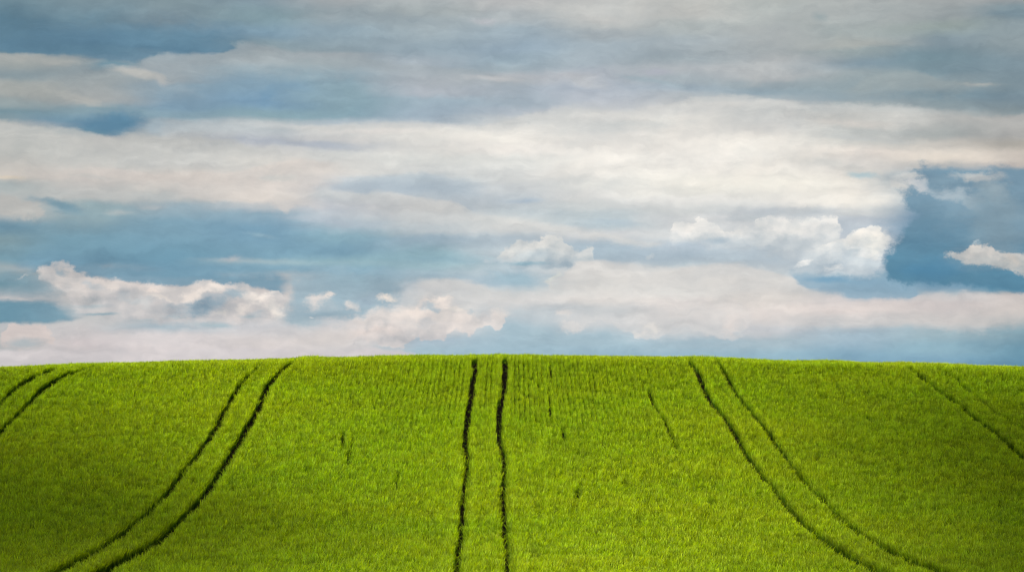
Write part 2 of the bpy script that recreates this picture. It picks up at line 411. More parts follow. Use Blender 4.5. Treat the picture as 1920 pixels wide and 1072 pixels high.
band([(1770, 478), (1780, 474), (1800, 478), (1815, 463), (1837, 454), (1852, 462), (1870, 473), (1890, 474), (1910, 473), (1930, 482)], [(1770, 480), (1785, 485), (1807, 495), (1845, 500), (1890, 504), (1912, 514), (1930, 520)], (217, 211, 204), 3, 6, 0.95, 1778, None, 16, True, (180, 184, 184))
blob(1830, 466, 22, 8, (226, 219, 210), -20, 0.8, 0.2, True)
blob(1900, 488, 30, 12, (200, 194, 186), 20, 0.8, 0.2, True)
blob(1832, 451, 9, 3, (170, 190, 200), -10, 0.8, 0.2, True)
blob(1615, 326, 44, 6, (178, 202, 209), 7, 0.9, 0.2)
blob(1545, 308, 90, 10, (216, 215, 209), 8, 0.7)
blob(1820, 300, 110, 10, (231, 219, 205), 2, 0.7)
blob(1690, 375, 36, 30, (240, 235, 224), 0, 0.0)
band([(1540, 556), (1580, 562), (1640, 564), (1692, 561), (1706, 549), (1750, 546), (1780, 549), (1830, 546), (1930, 549)], [(1540, 585), (1700, 590), (1930, 592)], (216, 206, 202), 5, 40, 0.65, 1530, None, 60)
# -- low cumulus bank, left
band([(60, 478), (100, 472), (165, 482), (240, 496), (350, 505), (450, 505), (540, 515)], [(60, 514), (100, 506), (130, 500), (165, 516), (240, 532), (300, 538), (385, 536), (450, 534), (480, 550), (540, 560)], (114, 158, 181), 20, 3, 0.9, 70, 500, 40)
blob(60, 530, 110, 34, (124, 160, 176), 10, 0.75, 0.2)
band([(60, 512), (72, 502), (92, 506), (100, 498), (115, 494), (130, 492), (143, 497), (150, 505), (165, 512), (190, 520), (240, 526), (300, 533), (350, 535), (385, 530), (420, 532), (450, 529), (465, 533), (480, 545), (503, 546), (518, 543), (520, 558), (530, 568), (537, 590), (546, 596)],
     [(60, 514), (90, 530), (130, 560), (140, 586), (200, 592), (300, 600), (400, 606), (546, 602)], (216, 208, 203), 4, 14, 0.8, 74, 538, 8, True, (202, 199, 199))
blob(120, 508, 17, 9, (158, 178, 189), 0, 0.8, 0.3, True)
blob(160, 560, 40, 10, (190, 190, 190), 10, 0.7, 0, True)
blob(190, 577, 34, 6, (166, 180, 186), 0, 0.8, 0.2)
blob(205, 592, 42, 4, (148, 173, 184), 0, 0.9, 0.2)
blob(290, 546, 24, 5, (230, 217, 208), 0, 0.8, 0.2, True)
blob(215, 542, 22, 9, (222, 212, 205), 20, 0.7, 0, True)
blob(255, 565, 40, 12, (192, 198, 201), 5, 0.8, 0.1, True)
blob(330, 590, 40, 8, (180, 192, 198), 4, 0.7, 0.1, True)
blob(170, 535, 26, 10, (186, 194, 199), 20, 0.75, 0.1, True)
blob(420, 562, 30, 12, (184, 194, 201), -20, 0.8, 0.2, True)
blob(300, 556, 50, 6, (226, 216, 208), 6, 0.8, 0.1, True)
blob(375, 576, 56, 20, (150, 175, 190), -12, 0.95, 0.3, True)
blob(330, 572, 26, 8, (180, 190, 196), 0, 0.7, 0, True)
blob(442, 549, 28, 13, (164, 183, 194), -8, 0.95, 0.3, True)
blob(360, 556, 26, 12, (230, 220, 212), 0, 0.9, 0.3, True)
blob(400, 541, 24, 12, (234, 225, 217), 0, 0.9, 0.3, True)
blob(403, 557, 24, 8, (188, 196, 202), 0, 0.8, 0.1, True)
blob(455, 576, 20, 10, (226, 217, 210), 0, 0.85, 0.3, True)
blob(478, 586, 22, 8, (186, 195, 201), 0, 0.8, 0.1, True)
blob(492, 562, 24, 13, (236, 228, 220), 0, 0.9, 0.3, True)
blob(528, 585, 18, 11, (236, 228, 220), 20, 0.9, 0.3, True)
blob(395, 545, 30, 8, (231, 222, 214), -18, 0.85, 0.2, True)
blob(415, 586, 14, 6, (232, 222, 212), 0, 0.7, 0, True)
blob(470, 558, 26, 15, (228, 220, 213), 30, 0.85, 0.1, True)
blob(512, 577, 26, 16, (232, 224, 216), 35, 0.9, 0.3, True)
blob(510, 548, 11, 6, (226, 219, 213), -20, 0.8, 0.2, True)
blob(480, 592, 34, 5, (176, 190, 196), 3, 0.8, 0.1)
blob(412, 609, 52, 8, (164, 187, 197), 2, 0.85, 0.3)
blob(280, 603, 40, 4, (176, 188, 194), 3, 0.7, 0.2)
blob(25, 560, 56, 4, (192, 190, 190), 7, 0.9, 0.1)
blob(34, 516, 18, 4, (176, 186, 190), -28, 0.9, 0.1, True)
band([(0, 567), (100, 570), (165, 580), (200, 590)], [(0, 600), (60, 602), (120, 604), (170, 599), (200, 596)], (103, 149, 170), 8, 4, 0.9, None, 160, 60)
band([(5, 632), (14, 622), (28, 611), (50, 608), (72, 608), (88, 618), (100, 632), (112, 645)], [(5, 646), (50, 649), (100, 650)], (214, 200, 195), 3, 6, 0.85, 8, 105, 8, True)
blob(46, 639, 42, 11, (164, 180, 187), 0, 0.75, 0.1)
blob(122, 641, 22, 9, (206, 198, 197), 0, 0.7, 0.2, True)
# -- broken puffs above the field
band([(490, 512), (600, 508), (700, 515), (780, 528)], [(490, 598), (560, 606), (640, 598), (700, 588), (780, 575)], (150, 179, 194), 24, 16, 0.85, 542, 745, 30, True)
blob(620, 570, 90, 28, (156, 184, 198), 0, 0.8, 0.25)
blob(590, 600, 60, 16, (164, 188, 199), 5, 0.7, 0.1)
blob(700, 560, 50, 18, (168, 190, 203), 0, 0.7, 0.1)
blob(600, 572, 50, 16, (186, 198, 204), 0, 0.7, 0.0, True)
blob(592, 563, 34, 14, (223, 214, 208), -10, 0.85, 0.2, True)
blob(612, 556, 12, 5, (228, 219, 212), -20, 0.9, 0.3, True)
blob(660, 571, 20, 11, (222, 217, 212), 0, 0.9, 0.2, True)
blob(697, 563, 22, 11, (158, 181, 196), 0, 0.85, 0.4, True)
blob(729, 560, 19, 11, (242, 229, 216), 20, 0.95, 0.3, True)
blob(608, 592, 7, 2, (215, 220, 220), 0, 0.9, 0.3)
band([(640, 595), (700, 585), (780, 575), (800, 556), (830, 553), (850, 568), (875, 580), (900, 590), (935, 578), (955, 584), (965, 600)],
     [(640, 652), (680, 641), (720, 648), (755, 652), (773, 630), (782, 624), (796, 642), (812, 636), (835, 634), (855, 618), (880, 624), (900, 614), (940, 612), (960, 594)], (226, 216, 209), 10, 4, 0.8, 655, 960, 30, True, (216, 208, 205))
blob(812, 577, 24, 10, (176, 193, 203), -8, 0.85, 0.25, True)
blob(832, 560, 20, 7, (238, 228, 219), 0, 0.9, 0.3, True)
blob(850, 576, 26, 7, (236, 226, 216), 12, 0.85, 0.2, True)
blob(885, 582, 10, 4, (186, 199, 206), 0, 0.8, 0.2, True)
blob(690, 618, 60, 12, (228, 214, 207), -5, 0.7, 0.1, True)
blob(790, 605, 40, 10, (212, 209, 208), 0, 0.7, 0, True)
blob(910, 598, 16, 14, (212, 210, 210), 0, 0.7, 0, True)
band([(640, 654), (700, 652), (770, 660), (800, 664)], [(640, 700), (800, 700)], (212, 205, 206), 4, 8, 0.9, None, 775, 20)
blob(712, 651, 34, 5, (180, 195, 203), 4, 0.7, 0.1)
blob(1056, 591, 24, 9, (232, 225, 219), 3, 0.9, 0.2, True)
blob(1072, 611, 20, 6, (226, 222, 218), 8, 0.8, 0.2, True)
band([(1030, 585), (1150, 590), (1300, 580), (1400, 580)], [(1030, 600), (1070, 619), (1110, 608), (1150, 612), (1185, 624), (1200, 634), (1228, 634), (1255, 622), (1275, 612), (1300, 622), (1345, 632), (1378, 636), (1392, 628), (1400, 606)], (213, 212, 211), 24, 5, 0.65, 1050, 1400, 40, True)
blob(1222, 615, 26, 11, (230, 225, 219), -10, 0.9, 0.2, True)
blob(1195, 622, 14, 8, (224, 221, 217), 0, 0.7, 0.1, True)
blob(1375, 605, 28, 26, (229, 219, 213), 0, 0.75, 0.2, True)
blob(1385, 622, 16, 9, (190, 203, 210), 0, 0.6, 0.1, True)
band([(1400, 590), (1600, 590), (1930, 590)], [(1400, 606), (1500, 613), (1600, 610), (1700, 615), (1800, 618), (1838, 616), (1860, 602), (1930, 598)], (212, 206, 203), 30, 8, 0.5, 1420, None, 80)
blob(1655, 648, 26, 8, (150, 180, 197), 0, 0.6)


# faint streaks and mottling in the sheets, lit and shaded knobs in the cumulus
P1 = VM('MULTIPLY_ADD', col, (1e-9, 1e-9, 1e-9), P0)
nS = noise(VM('MULTIPLY', VM('ADD', P1, VM('MULTIPLY', offB, (1.5, 1.5, 0))), (4.0, 22.0, 1)), 2.2, 6, 0.55)
nM = noise(VM('MULTIPLY', P1, (1.0, 1.8, 1)), 15.0, 7, 0.6)
nW = noise(VM('MULTIPLY', VM('ADD', P1, VM('MULTIPLY', offB, (0.8, 0.5, 0))), (3.0, 12.0, 1)), 9.0, 6, 0.6)
g0 = M('MULTIPLY', M('SUBTRACT', nW.outputs['Fac'], 0.5), smooth(nM.outputs['Fac'], 0.42, 0.62, 0.03, 0.30))
g = M('ADD', M('MULTIPLY_ADD', M('SUBTRACT', nS.outputs['Fac'], 0.53), 0.46, g0), M('MULTIPLY', M('SUBTRACT', nM.outputs['Fac'], 0.52), 0.14))


def knobs(p):
    v = N.new('ShaderNodeTexVoronoi')
    v.voronoi_dimensions = '2D'
    v.feature = 'SMOOTH_F1'
    v.inputs['Scale'].default_value = 30.0
    v.inputs['Smoothness'].default_value = 0.6
    v.inputs['Detail'].default_value = 2.0
    v.inputs['Roughness'].default_value = 0.45
    L.new(p, v.inputs['Vector'])
    return v.outputs['Distance']


P2 = VM('MULTIPLY', VM('ADD', P1, VM('MULTIPLY', offC, (1.0, 1.0, 0))), (1.0, 1.3, 1))
rel = M('SUBTRACT', knobs(VM('ADD', P2, (0.003, 0.006, 0))), knobs(VM('ADD', P2, (-0.002, -0.004, 0))))
g2 = M('MULTIPLY', rel, M('MULTIPLY_ADD', cum, 0.30, 0.07))
col = VM('MULTIPLY', col, VM('ADD', (1, 1, 1), VM('ADD', VM('MULTIPLY', comb(g, g, g), (1.06, 1.0, 0.9)), VM('MULTIPLY', comb(g2, g2, g2), (1.25, 0.95, 0.7)))))

# draw every painted sky colour a little towards its own grey
lum = M('MULTIPLY', VM('DOT_PRODUCT', col, (0.36, 0.46, 0.18)), 1.0)
col = VM('MULTIPLY_ADD', col, (0.87, 0.87, 0.87), VM('MULTIPLY', comb(lum, lum, lum), (0.13, 0.13, 0.128)))

# the rest of the dome: scattered cloud over the blue of the sky
sk = N.new('ShaderNodeTexSky')
sk.sky_type = 'NISHITA'
sk.sun_disc = False
sk.sun_elevation = R(SUN_EL)
sk.sun_rotation = R(SUN_AZ)
sk.altitude = 300
sk.dust_density = 1.5
sky_c = VM('SCALE', sk.outputs[0], None)
sky_c.node.inputs['Scale'].default_value = 1.0
# cloud colours are given in display values, the sky texture is about ten times brighter
cl = VM('SCALE', col, None)
cl.node.inputs['Scale'].default_value = 10.0
nD = noise(VM('MULTIPLY', dirv, (1, 1, 3.0)), 2.4, 6, 0.6, '3D')
cover = smooth(nD.outputs['Fac'], 0.44, 0.58)
puff = VM('SCALE', lin((215, 214, 210))[:3], None)
puff.node.inputs['Scale'].default_value = 7.5
dome = mix(cover, sky_c, puff)
near = M('MULTIPLY', smooth(M('ABSOLUTE', M('SUBTRACT', U0, 0.5)), 0.75, 1.2, 1.0, 0.0), smooth(V0, -0.25, -0.04))
near = M('MULTIPLY', near, M('LESS_THAN', V0, 0.42))
bg = N.new('ShaderNodeBackground')
L.new(cl, bg.inputs[0])
bg.inputs[1].default_value = 0.1 * 2 ** -0.5
bg2 = N.new('ShaderNodeBackground')
L.new(dome, bg2.inputs[0])
bg2.inputs[1].default_value = 0.1 * 2 ** -0.5
ms = N.new('ShaderNodeMixShader')
L.new(near, ms.inputs[0]); L.new(bg2.outputs[0], ms.inputs[1]); L.new(bg.outputs[0], ms.inputs[2])
out = N.new('ShaderNodeOutputWorld')
L.new(ms.outputs[0], out.inputs[0])
W.cycles.sampling_method = 'MANUAL'
W.cycles.sample_map_resolution = 512


# ------------------------------------------------------------------ materials
def mat(name):
    m = bpy.data.materials.new(name)
    m.use_nodes = True
    m.node_tree.nodes.clear()
    return m


class G:
    """short hand for building a material's nodes"""
    def __init__(s, m):
        s.t = m.node_tree; s.N = s.t.nodes; s.L = s.t.links

    def n(s, kind, ins=None, **kw):
        x = s.N.new(kind)
        for k, v in kw.items(): setattr(x, k, v)
        for k, v in (ins or {}).items():
            if isinstance(v, bpy.types.NodeSocket): s.L.new(v, x.inputs[k])
            else: x.inputs[k].default_value = v
        return x


def soil_material():
    m = mat('soil'); g = G(m)
    tc = g.n('ShaderNodeNewGeometry')
    n1 = g.n('ShaderNodeTexNoise', {'Vector': tc.outputs['Position'], 'Scale': 3.0, 'Detail': 8.0, 'Roughness': 0.7})
    n2 = g.n('ShaderNodeTexNoise', {'Vector': tc.outputs['Position'], 'Scale': 0.4, 'Detail': 4.0})
    r = g.n('ShaderNodeValToRGB', {0: n1.outputs['Fac']})
    r.color_ramp.elements[0].position = 0.3; r.color_ramp.elements[0].color = (0.010, 0.008, 0.005, 1)
    r.color_ramp.elements[1].position = 0.75; r.color_ramp.elements[1].color = (0.055, 0.040, 0.026, 1)
    bmp = g.n('ShaderNodeBump', {'Height': n1.outputs['Fac'], 'Strength': 0.8, 'Distance': 0.05})
    b = g.n('ShaderNodeBsdfDiffuse', {'Color': r.outputs[0], 'Roughness': 1.0, 'Normal': bmp.outputs[0]})
    o = g.n('ShaderNodeOutputMaterial', {0: b.outputs[0]})
    return m


def field_material():
    """the ground sheet: soil under the crop, the green of crop and grassland seen from afar further out"""
    m = mat('field_ground'); g = G(m)
    tc = g.n('ShaderNodeNewGeometry')
    P = tc.outputs['Position']
    n1 = g.n('ShaderNodeTexNoise', {'Vector': P, 'Scale': 3.0, 'Detail': 8.0, 'Roughness': 0.7})
    r = g.n('ShaderNodeValToRGB', {0: n1.outputs['Fac']})
    r.color_ramp.elements[0].position = 0.3; r.color_ramp.elements[0].color = (0.012, 0.014, 0.006, 1)
    r.color_ramp.elements[1].position = 0.75; r.color_ramp.elements[1].color = (0.045, 0.045, 0.020, 1)
    n2 = g.n('ShaderNodeTexNoise', {'Vector': P, 'Scale': 0.05, 'Detail': 5.0, 'Roughness': 0.6})
    n3 = g.n('ShaderNodeTexNoise', {'Vector': P, 'Scale': 9.0, 'Detail': 6.0, 'Roughness': 0.75})
    r2 = g.n('ShaderNodeValToRGB', {0: n2.outputs['Fac']})
    r2.color_ramp.elements[0].position = 0.35; r2.color_ramp.elements[0].color = (0.05, 0.10, 0.014, 1)
    r2.color_ramp.elements[1].position = 0.65; r2.color_ramp.elements[1].color = (0.11, 0.17, 0.02, 1)
    mg = g.n('ShaderNodeMix', {0: n3.outputs['Fac'], 6: r2.outputs[0], 7: (0.04, 0.07, 0.01, 1)}, data_type='RGBA')
    at = g.n('ShaderNodeAttribute', attribute_name='open_land')
    mx = g.n('ShaderNodeMix', {0: at.outputs['Fac'], 6: r.outputs[0], 7: mg.outputs[2]}, data_type='RGBA')
    bmp = g.n('ShaderNodeBump', {'Height': n1.outputs['Fac'], 'Strength': 0.8, 'Distance': 0.08})
    b = g.n('ShaderNodeBsdfDiffuse', {'Color': mx.outputs[2], 'Roughness': 1.0, 'Normal': bmp.outputs[0]})
    g.n('ShaderNodeOutputMaterial', {0: b.outputs[0]})
    return m


def crop_material():
    """wheat leaves: blue green low on the stem, yellow green at the tips, a little different from plant to plant"""
    m = mat('wheat_leaf'); g = G(m)
    at = g.n('ShaderNodeAttribute', attribute_name='along')
    oi = g.n('ShaderNodeObjectInfo')
    geo_ = g.n('ShaderNodeNewGeometry')
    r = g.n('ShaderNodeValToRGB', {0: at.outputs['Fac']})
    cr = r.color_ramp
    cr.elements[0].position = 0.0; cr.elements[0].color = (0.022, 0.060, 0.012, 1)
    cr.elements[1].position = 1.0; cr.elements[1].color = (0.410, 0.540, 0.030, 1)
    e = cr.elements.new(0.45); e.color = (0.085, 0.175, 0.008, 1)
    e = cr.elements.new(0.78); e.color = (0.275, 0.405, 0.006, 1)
    n1 = g.n('ShaderNodeTexNoise', {'Vector': geo_.outputs['Position'], 'Scale': 0.10, 'Detail': 4.0, 'Roughness': 0.55})
    mp = g.n('ShaderNodeMapRange', {0: n1.outputs['Fac'], 1: 0.35, 2: 0.65, 3: -0.007, 4: 0.009})
    hr = g.n('ShaderNodeMath', {0: oi.outputs['Random'], 1: 0.020, 2: 0.492}, operation='MULTIPLY_ADD')
    hh = g.n('ShaderNodeMath', {0: hr.outputs[0], 1: mp.outputs[0]}, operation='SUBTRACT')
    vr = g.n('ShaderNodeMath', {0: oi.outputs['Random'], 1: 37.7}, operation='MULTIPLY')
    vf = g.n('ShaderNodeMath', {0: vr.outputs[0]}, operation='FRACT')
    vv = g.n('ShaderNodeMath', {0: vf.outputs[0], 1: 1.05, 2: 0.52}, operation='MULTIPLY_ADD')
    hs = g.n('ShaderNodeHueSaturation', {'Hue': hh.outputs[0], 'Saturation': 1.0, 'Value': vv.outputs[0], 'Color': r.outputs[0]})
    d = g.n('ShaderNodeBsdfPrincipled', {'Base Color': hs.outputs[0], 'Roughness': 0.6, 'Specular IOR Level': 0.12})
    tcol = g.n('ShaderNodeHueSaturation', {'Hue': 0.49, 'Saturation': 1.1, 'Value': 1.25, 'Color': hs.outputs[0]})
    t = g.n('ShaderNodeBsdfTranslucent', {'Color': tcol.outputs[0]})
    mx = g.n('ShaderNodeMixShader', {0: 0.42, 1: d.outputs[0], 2: t.outputs[0]})
    g.n('ShaderNodeOutputMaterial', {0: mx.outputs[0]})
    return m


# ------------------------------------------------------------------ lie of the land
# height of the crop's top along the middle of the hill (distance from the viewpoint, height), metres
PROFILE = [(-3000, -40), (-300, -34), (-60, -9), (0, -1.7), (25, -4.6), (58.48, -5.779), (70.72, -5.781), (74.8, -5.754),
           (83.91, -5.536), (90.03, -5.15), (95.88, -4.642), (102.95, -3.854), (110.43, -2.921), (118.59, -1.832),
           (127.16, -0.565), (131.65, 0.227), (136.0, 0.954), (140.76, 1.075), (146.88, 1.15), (160, 0.4),
           (190, -2.05), (260, -8.85), (400, -16), (900, -30), (3000, -42), (6000, -45)]
CROP = 0.5
px_ = np.array([p[0] for p in PROFILE], float); pz_ = np.array([p[1] for p in PROFILE], float)
h_ = np.diff(px_); d_ = np.diff(pz_) / h_
m_ = np.zeros(len(px_)); m_[0] = d_[0]; m_[-1] = d_[-1]
for i in range(1, len(px_) - 1):
    if d_[i - 1] * d_[i] > 0:
        w1 = 2 * h_[i] + h_[i - 1]; w2 = h_[i] + 2 * h_[i - 1]
        m_[i] = (w1 + w2) / (w1 / d_[i - 1] + w2 / d_[i])


def crop_top(x, y):
    y = np.asarray(y, float); x = np.abs(np.asarray(x, float))
    i = np.clip(np.searchsorted(px_, y) - 1, 0, len(h_) - 1)
    t = np.clip((y - px_[i]) / h_[i], 0, 1)
    z = (2 * t**3 - 3 * t**2 + 1) * pz_[i] + (t**3 - 2 * t * t + t) * h_[i] * m_[i] + (-2 * t**3 + 3 * t * t) * pz_[i + 1] + (t**3 - t * t) * h_[i] * m_[i + 1]
    return z - .0044 * np.minimum(x, 45) ** 1.5 - .044 * np.clip(x - 45, 0, 250)


def ground(x, y):
    return crop_top(x, y) - CROP


def link(name, verts, faces, material, smooth_=True):
    me = bpy.data.meshes.new(name)
    me.from_pydata([tuple(map(float, v)) for v in verts], [], faces)
    me.materials.append(material)
    if smooth_:
        me.polygons.foreach_set('use_smooth', [True] * len(me.polygons))
    me.update()
    o = bpy.data.objects.new(name, me)
    C.objects.link(o)
    return o


# ground: one sheet, fine where the field is seen, reaching to the horizon
def spread(lo, hi, stepw, reach):
    a = list(np.arange(lo, hi + 1e-6, stepw))
    s_, v = stepw, hi
    while v < reach:
        s_ *= 1.35; v += s_; a.append(min(v, reach))
    s_, v = stepw, lo
    while v > -reach:
        s_ *= 1.35; v -= s_; a.insert(0, max(v, -reach))
    return np.array(a)


gx = spread(-60, 60, 1.5, 6000); gy = spread(-10, 170, 1.5, 6000)
GX, GY = np.meshgrid(gx, gy)
GZ = ground(GX, GY)
nx = len(gx)
verts = np.stack([GX.ravel(), GY.ravel(), GZ.ravel()], 1)
faces = [(j * nx + i, j * nx + i + 1, (j + 1) * nx + i + 1, (j + 1) * nx + i) for j in range(len(gy) - 1) for i in range(nx - 1)]
go = link('ground', verts, faces, field_material())
go['kind'] = 'structure'
inx = np.clip((np.abs(verts[:, 0]) - 85) / 8, 0, 1)
iny = np.clip(np.maximum(40 - verts[:, 1], verts[:, 1] - 155) / 10, 0, 1)
at = go.data.attributes.new('open_land', 'FLOAT', 'POINT')
at.data.foreach_set('value', np.maximum(inx, iny).astype(np.float32))

# wheel tracks: (across, along) in metres; nearly parallel, 1.6 m gauge, 12 m apart
TRACKS = {
    'centre_left': [(-1.62, 71.0), (-1.75, 78.6), (-1.79, 84.9), (-1.88, 90.6), (-1.92, 95.7), (-1.91, 99.6), (-1.94, 105.1), (-2.11, 109.3), (-2.16, 114.0), (-2.17, 117.3), (-2.16, 120.9), (-2.07, 123.6), (-2.06, 127.9), (-2.0, 131.7), (-2.04, 134.9)],
    'centre_right': [(-0.11, 70.9), (-0.16, 76.7), (-0.23, 81.8), (-0.3, 88.4), (-0.33, 93.6), (-0.37, 97.6), (-0.34, 101.5), (-0.4, 106.1), (-0.58, 109.7), (-0.61, 112.6), (-0.62, 116.5), (-0.59, 120.2), (-0.49, 124.1), (-0.45, 127.8), (-0.41, 131.7), (-0.45, 135.2)],
    'left_inner': [(-12.5, 71.6), (-12.51, 74.3), (-12.51, 77.5), (-12.4, 80.2), (-12.31, 83.3), (-12.32, 87.4), (-12.34, 91.5), (-12.28, 95.4), (-12.38, 100.2), (-12.47, 105.2), (-12.56, 110.9), (-12.56, 112.5), (-12.66, 116.6), (-12.71, 120.6), (-12.81, 124.2), (-12.94, 127.6), (-12.91, 130.1), (-12.74, 132.6), (-12.49, 134.5), (-12.42, 137.4)],
    'left_outer': [(-13.9, 71.0), (-14.0, 74.1), (-13.99, 77.5), (-13.94, 80.6), (-13.93, 84.2), (-13.96, 87.7), (-13.9, 91.7), (-13.85, 96.1), (-13.91, 100.0), (-14.03, 103.9), (-14.04, 109.0), (-14.07, 113.0), (-14.2, 116.9), (-14.34, 120.0), (-14.45, 123.9), (-14.49, 127.6), (-14.48, 130.3), (-14.26, 133.0), (-14.16, 135.5)],
    'far_left_inner': [(-24.2, 109.9), (-24.55, 116.1), (-24.72, 118.6), (-24.83, 121.6), (-25.04, 125.6), (-25.07, 128.6), (-25.0, 130.9), (-24.86, 132.5), (-24.43, 133.9), (-24.06, 134.9), (-23.75, 136.0)],
    'far_left_outer': [(-26.14, 119.8), (-26.55, 125.9), (-26.65, 128.9), (-26.57, 131.3), (-26.37, 133.2), (-25.86, 134.2)],
    'right_inner': [(11.38, 70.9), (11.21, 73.4), (10.98, 76.5), (10.94, 80.9), (10.85, 84.4), (10.71, 87.6), (10.62, 92.6), (10.62, 97.1), (10.5, 100.9), (10.39, 105.4), (10.37, 110.1), (10.41, 111.7), (10.44, 115.0), (10.39, 117.6), (10.28, 120.2), (10.11, 123.3), (10.09, 126.2), (10.12, 128.8), (10.12, 132.3), (9.97, 134.0), (10.0, 136.6)],
    'right_outer': [(13.19, 73.2), (12.93, 77.0), (12.66, 80.9), (12.46, 85.9), (12.3, 89.9), (12.28, 93.4), (12.21, 97.3), (12.07, 101.1), (12.06, 107.2), (12.0, 113.7), (12.0, 116.5), (11.94, 119.1), (11.83, 121.0), (11.73, 123.5), (11.68, 126.1), (11.68, 129.2), (11.61, 132.0), (11.52, 134.6), (11.65, 138.0)],
    'far_right_inner': [(22.93, 106.3), (22.96, 109.5), (23.02, 111.9), (22.97, 114.0), (23.04, 116.6), (22.99, 119.4), (22.94, 123.0), (22.81, 126.7), (22.63, 128.2), (22.54, 130.3), (22.35, 132.7), (22.18, 134.5), (22.13, 135.7)],
    'far_right_outer': [(24.78, 114.2), (24.69, 118.2), (24.39, 122.3), (24.46, 127.3), (24.23, 129.9), (24.24, 132.2), (23.8, 134.1), (23.72, 134.8)],
}
HALF = {'centre_left': 0.20, 'centre_right': 0.195, 'left_inner': 0.27, 'left_outer': 0.24, 'far_left_inner': 0.27, 'far_left_outer': 0.23,
        'right_inner': 0.23, 'right_outer': 0.20, 'far_right_inner': 0.25, 'far_right_outer': 0.165}
# short gaps where a seed row is missing
GAPS = [
    [(-7.15, 104.0), (-7.25, 108.7), (-7.5, 113.6)],
    [(-7.61, 108.7), (-7.93, 114.3)],
    [(-4.73, 97.3), (-4.76, 101.8)],
    [(1.98, 116.5), (1.84, 118.4), (1.97, 125.7), (2.07, 133.8)],
    [(2.39, 110.5), (2.35, 114.7)],
    [(7.43, 108.1), (7.42, 111.9), (7.36, 116.3), (7.18, 122.2), (7.17, 127.0)],
    [(2.58, 94.7), (2.6, 97.7)],
    [(17.25, 126.6), (17.31, 129.9)],
    [(17.6, 115.6), (17.49, 119.7)],
    [(7.67, 93.7), (7.66, 96.2)],
    [(16.92, 132.1), (17.01, 133.5)],
]


def track_x(pts, y):
    ys = np.array([p[1] for p in pts]); xs = np.array([p[0] for p in pts])
    return np.interp(y, ys, xs)


soil = soil_material()
WORDS = {'centre_left': 'bare soil wheel rut up the middle of the hill, the left of the middle pair',
         'centre_right': 'bare soil wheel rut up the middle of the hill, the right of the middle pair',
         'left_inner': 'dark wheel rut curving to the lower left, right one of the left pair',
         'left_outer': 'dark wheel rut curving to the lower left, left one of the left pair',
         'far_left_inner': 'dark wheel rut in the upper left corner of the field, lower one of its pair',
         'far_left_outer': 'thinner wheel rut in the upper left corner of the field, upper one of its pair',
         'right_inner': 'green edged wheel rut curving to the lower right, left one of the right pair',
         'right_outer': 'green edged wheel rut curving to the lower right, right one of the right pair',
         'far_right_inner': 'wheel rut running off the right edge of the field, the darker of its pair',
         'far_right_outer': 'faint overgrown wheel rut running off the right edge of the field'}
for k, pts in TRACKS.items():
    y0, y1 = 35.0, 158.0
    ys = np.arange(y0, y1, 0.6)
    xc = track_x(pts, ys)
    w = HALF[k] + 0.03
    vv, ff = [], []
    prof = [(-1, .0), (-.72, .03), (-.4, -.0), (0, .012), (.4, -.0), (.72, .03), (1, .0)]
    for j, (x, y) in enumerate(zip(xc, ys)):
        for a_, dz in prof:
            vv.append((x + a_ * w, y, float(ground(x + a_ * w, y)) + .006 + dz))
    n_ = len(prof)
    for j in range(len(ys) - 1):
        for i in range(n_ - 1):
            ff.append((j * n_ + i, j * n_ + i + 1, (j + 1) * n_ + i + 1, (j + 1) * n_ + i))
    o = link('wheel_track', vv, ff, soil)
    o['kind'] = 'structure'
    o['label'] = WORDS[k]

# ------------------------------------------------------------------ the crop
rng = np.random.default_rng(7)
leaf_mat = crop_material()


def tuft(seed, n_blades, height, rad, lean, width):
    """a few stems of young wheat with arching leaves; 'along' runs from foot to tip"""
    r = random.Random(seed)
    V, Fc, A = [], [], []
    for b in range(n_blades):
        az = r.uniform(0, 2 * math.pi)
        bx, by = r.gauss(0, rad), r.gauss(0, rad)
        H = height * r.uniform(0.68, 1.06)
        ln = lean * r.uniform(0.3, 1.35)
        wd = width * r.uniform(0.7, 1.25)
        tw = r.uniform(0, math.pi)
        cx, cy = math.cos(az), math.sin(az)
        segs = [(0.0, 0.0, 0.55), (0.42, 0.10, 0.8), (0.74, 0.38, 1.0), (0.93, 0.78, 0.7), (r.uniform(0.86, 1.04), 1.15, 0.06)]
        k0 = len(V)
        for j, (hz, out_, ws) in enumerate(segs):
            a2 = tw + j * 0.35
            wx, wy = -cy * math.cos(a2 * .3) + cx * .3, cx * math.cos(a2 * .3) + cy * .3
            x = bx + cx * ln * out_; y = by + cy * ln * out_; z = H * hz
            V.append((x - wx * wd * ws / 2, y - wy * wd * ws / 2, z))
            V.append((x + wx * wd * ws / 2, y + wy * wd * ws / 2, z))
            A += [z / height, z / height]
        for j in range(len(segs) - 1):
            a = k0 + 2 * j
            Fc.append((a, a + 1, a + 3, a + 2))
    me = bpy.data.meshes.new('wheat_tuft')
    me.from_pydata(V, [], Fc)
    me.materials.append(leaf_mat)
    at_ = me.attributes.new('along', 'FLOAT', 'POINT')
    at_.data.foreach_set('value', A)
    me.update()
    return bpy.data.objects.new('wheat_tuft', me)


tufts = bpy.data.collections.new('wheat_tufts')
for k in range(8):
    tufts.objects.link(tuft(100 + k, 14, CROP, 0.055, 0.15, 0.021))

half_w = 0.2155


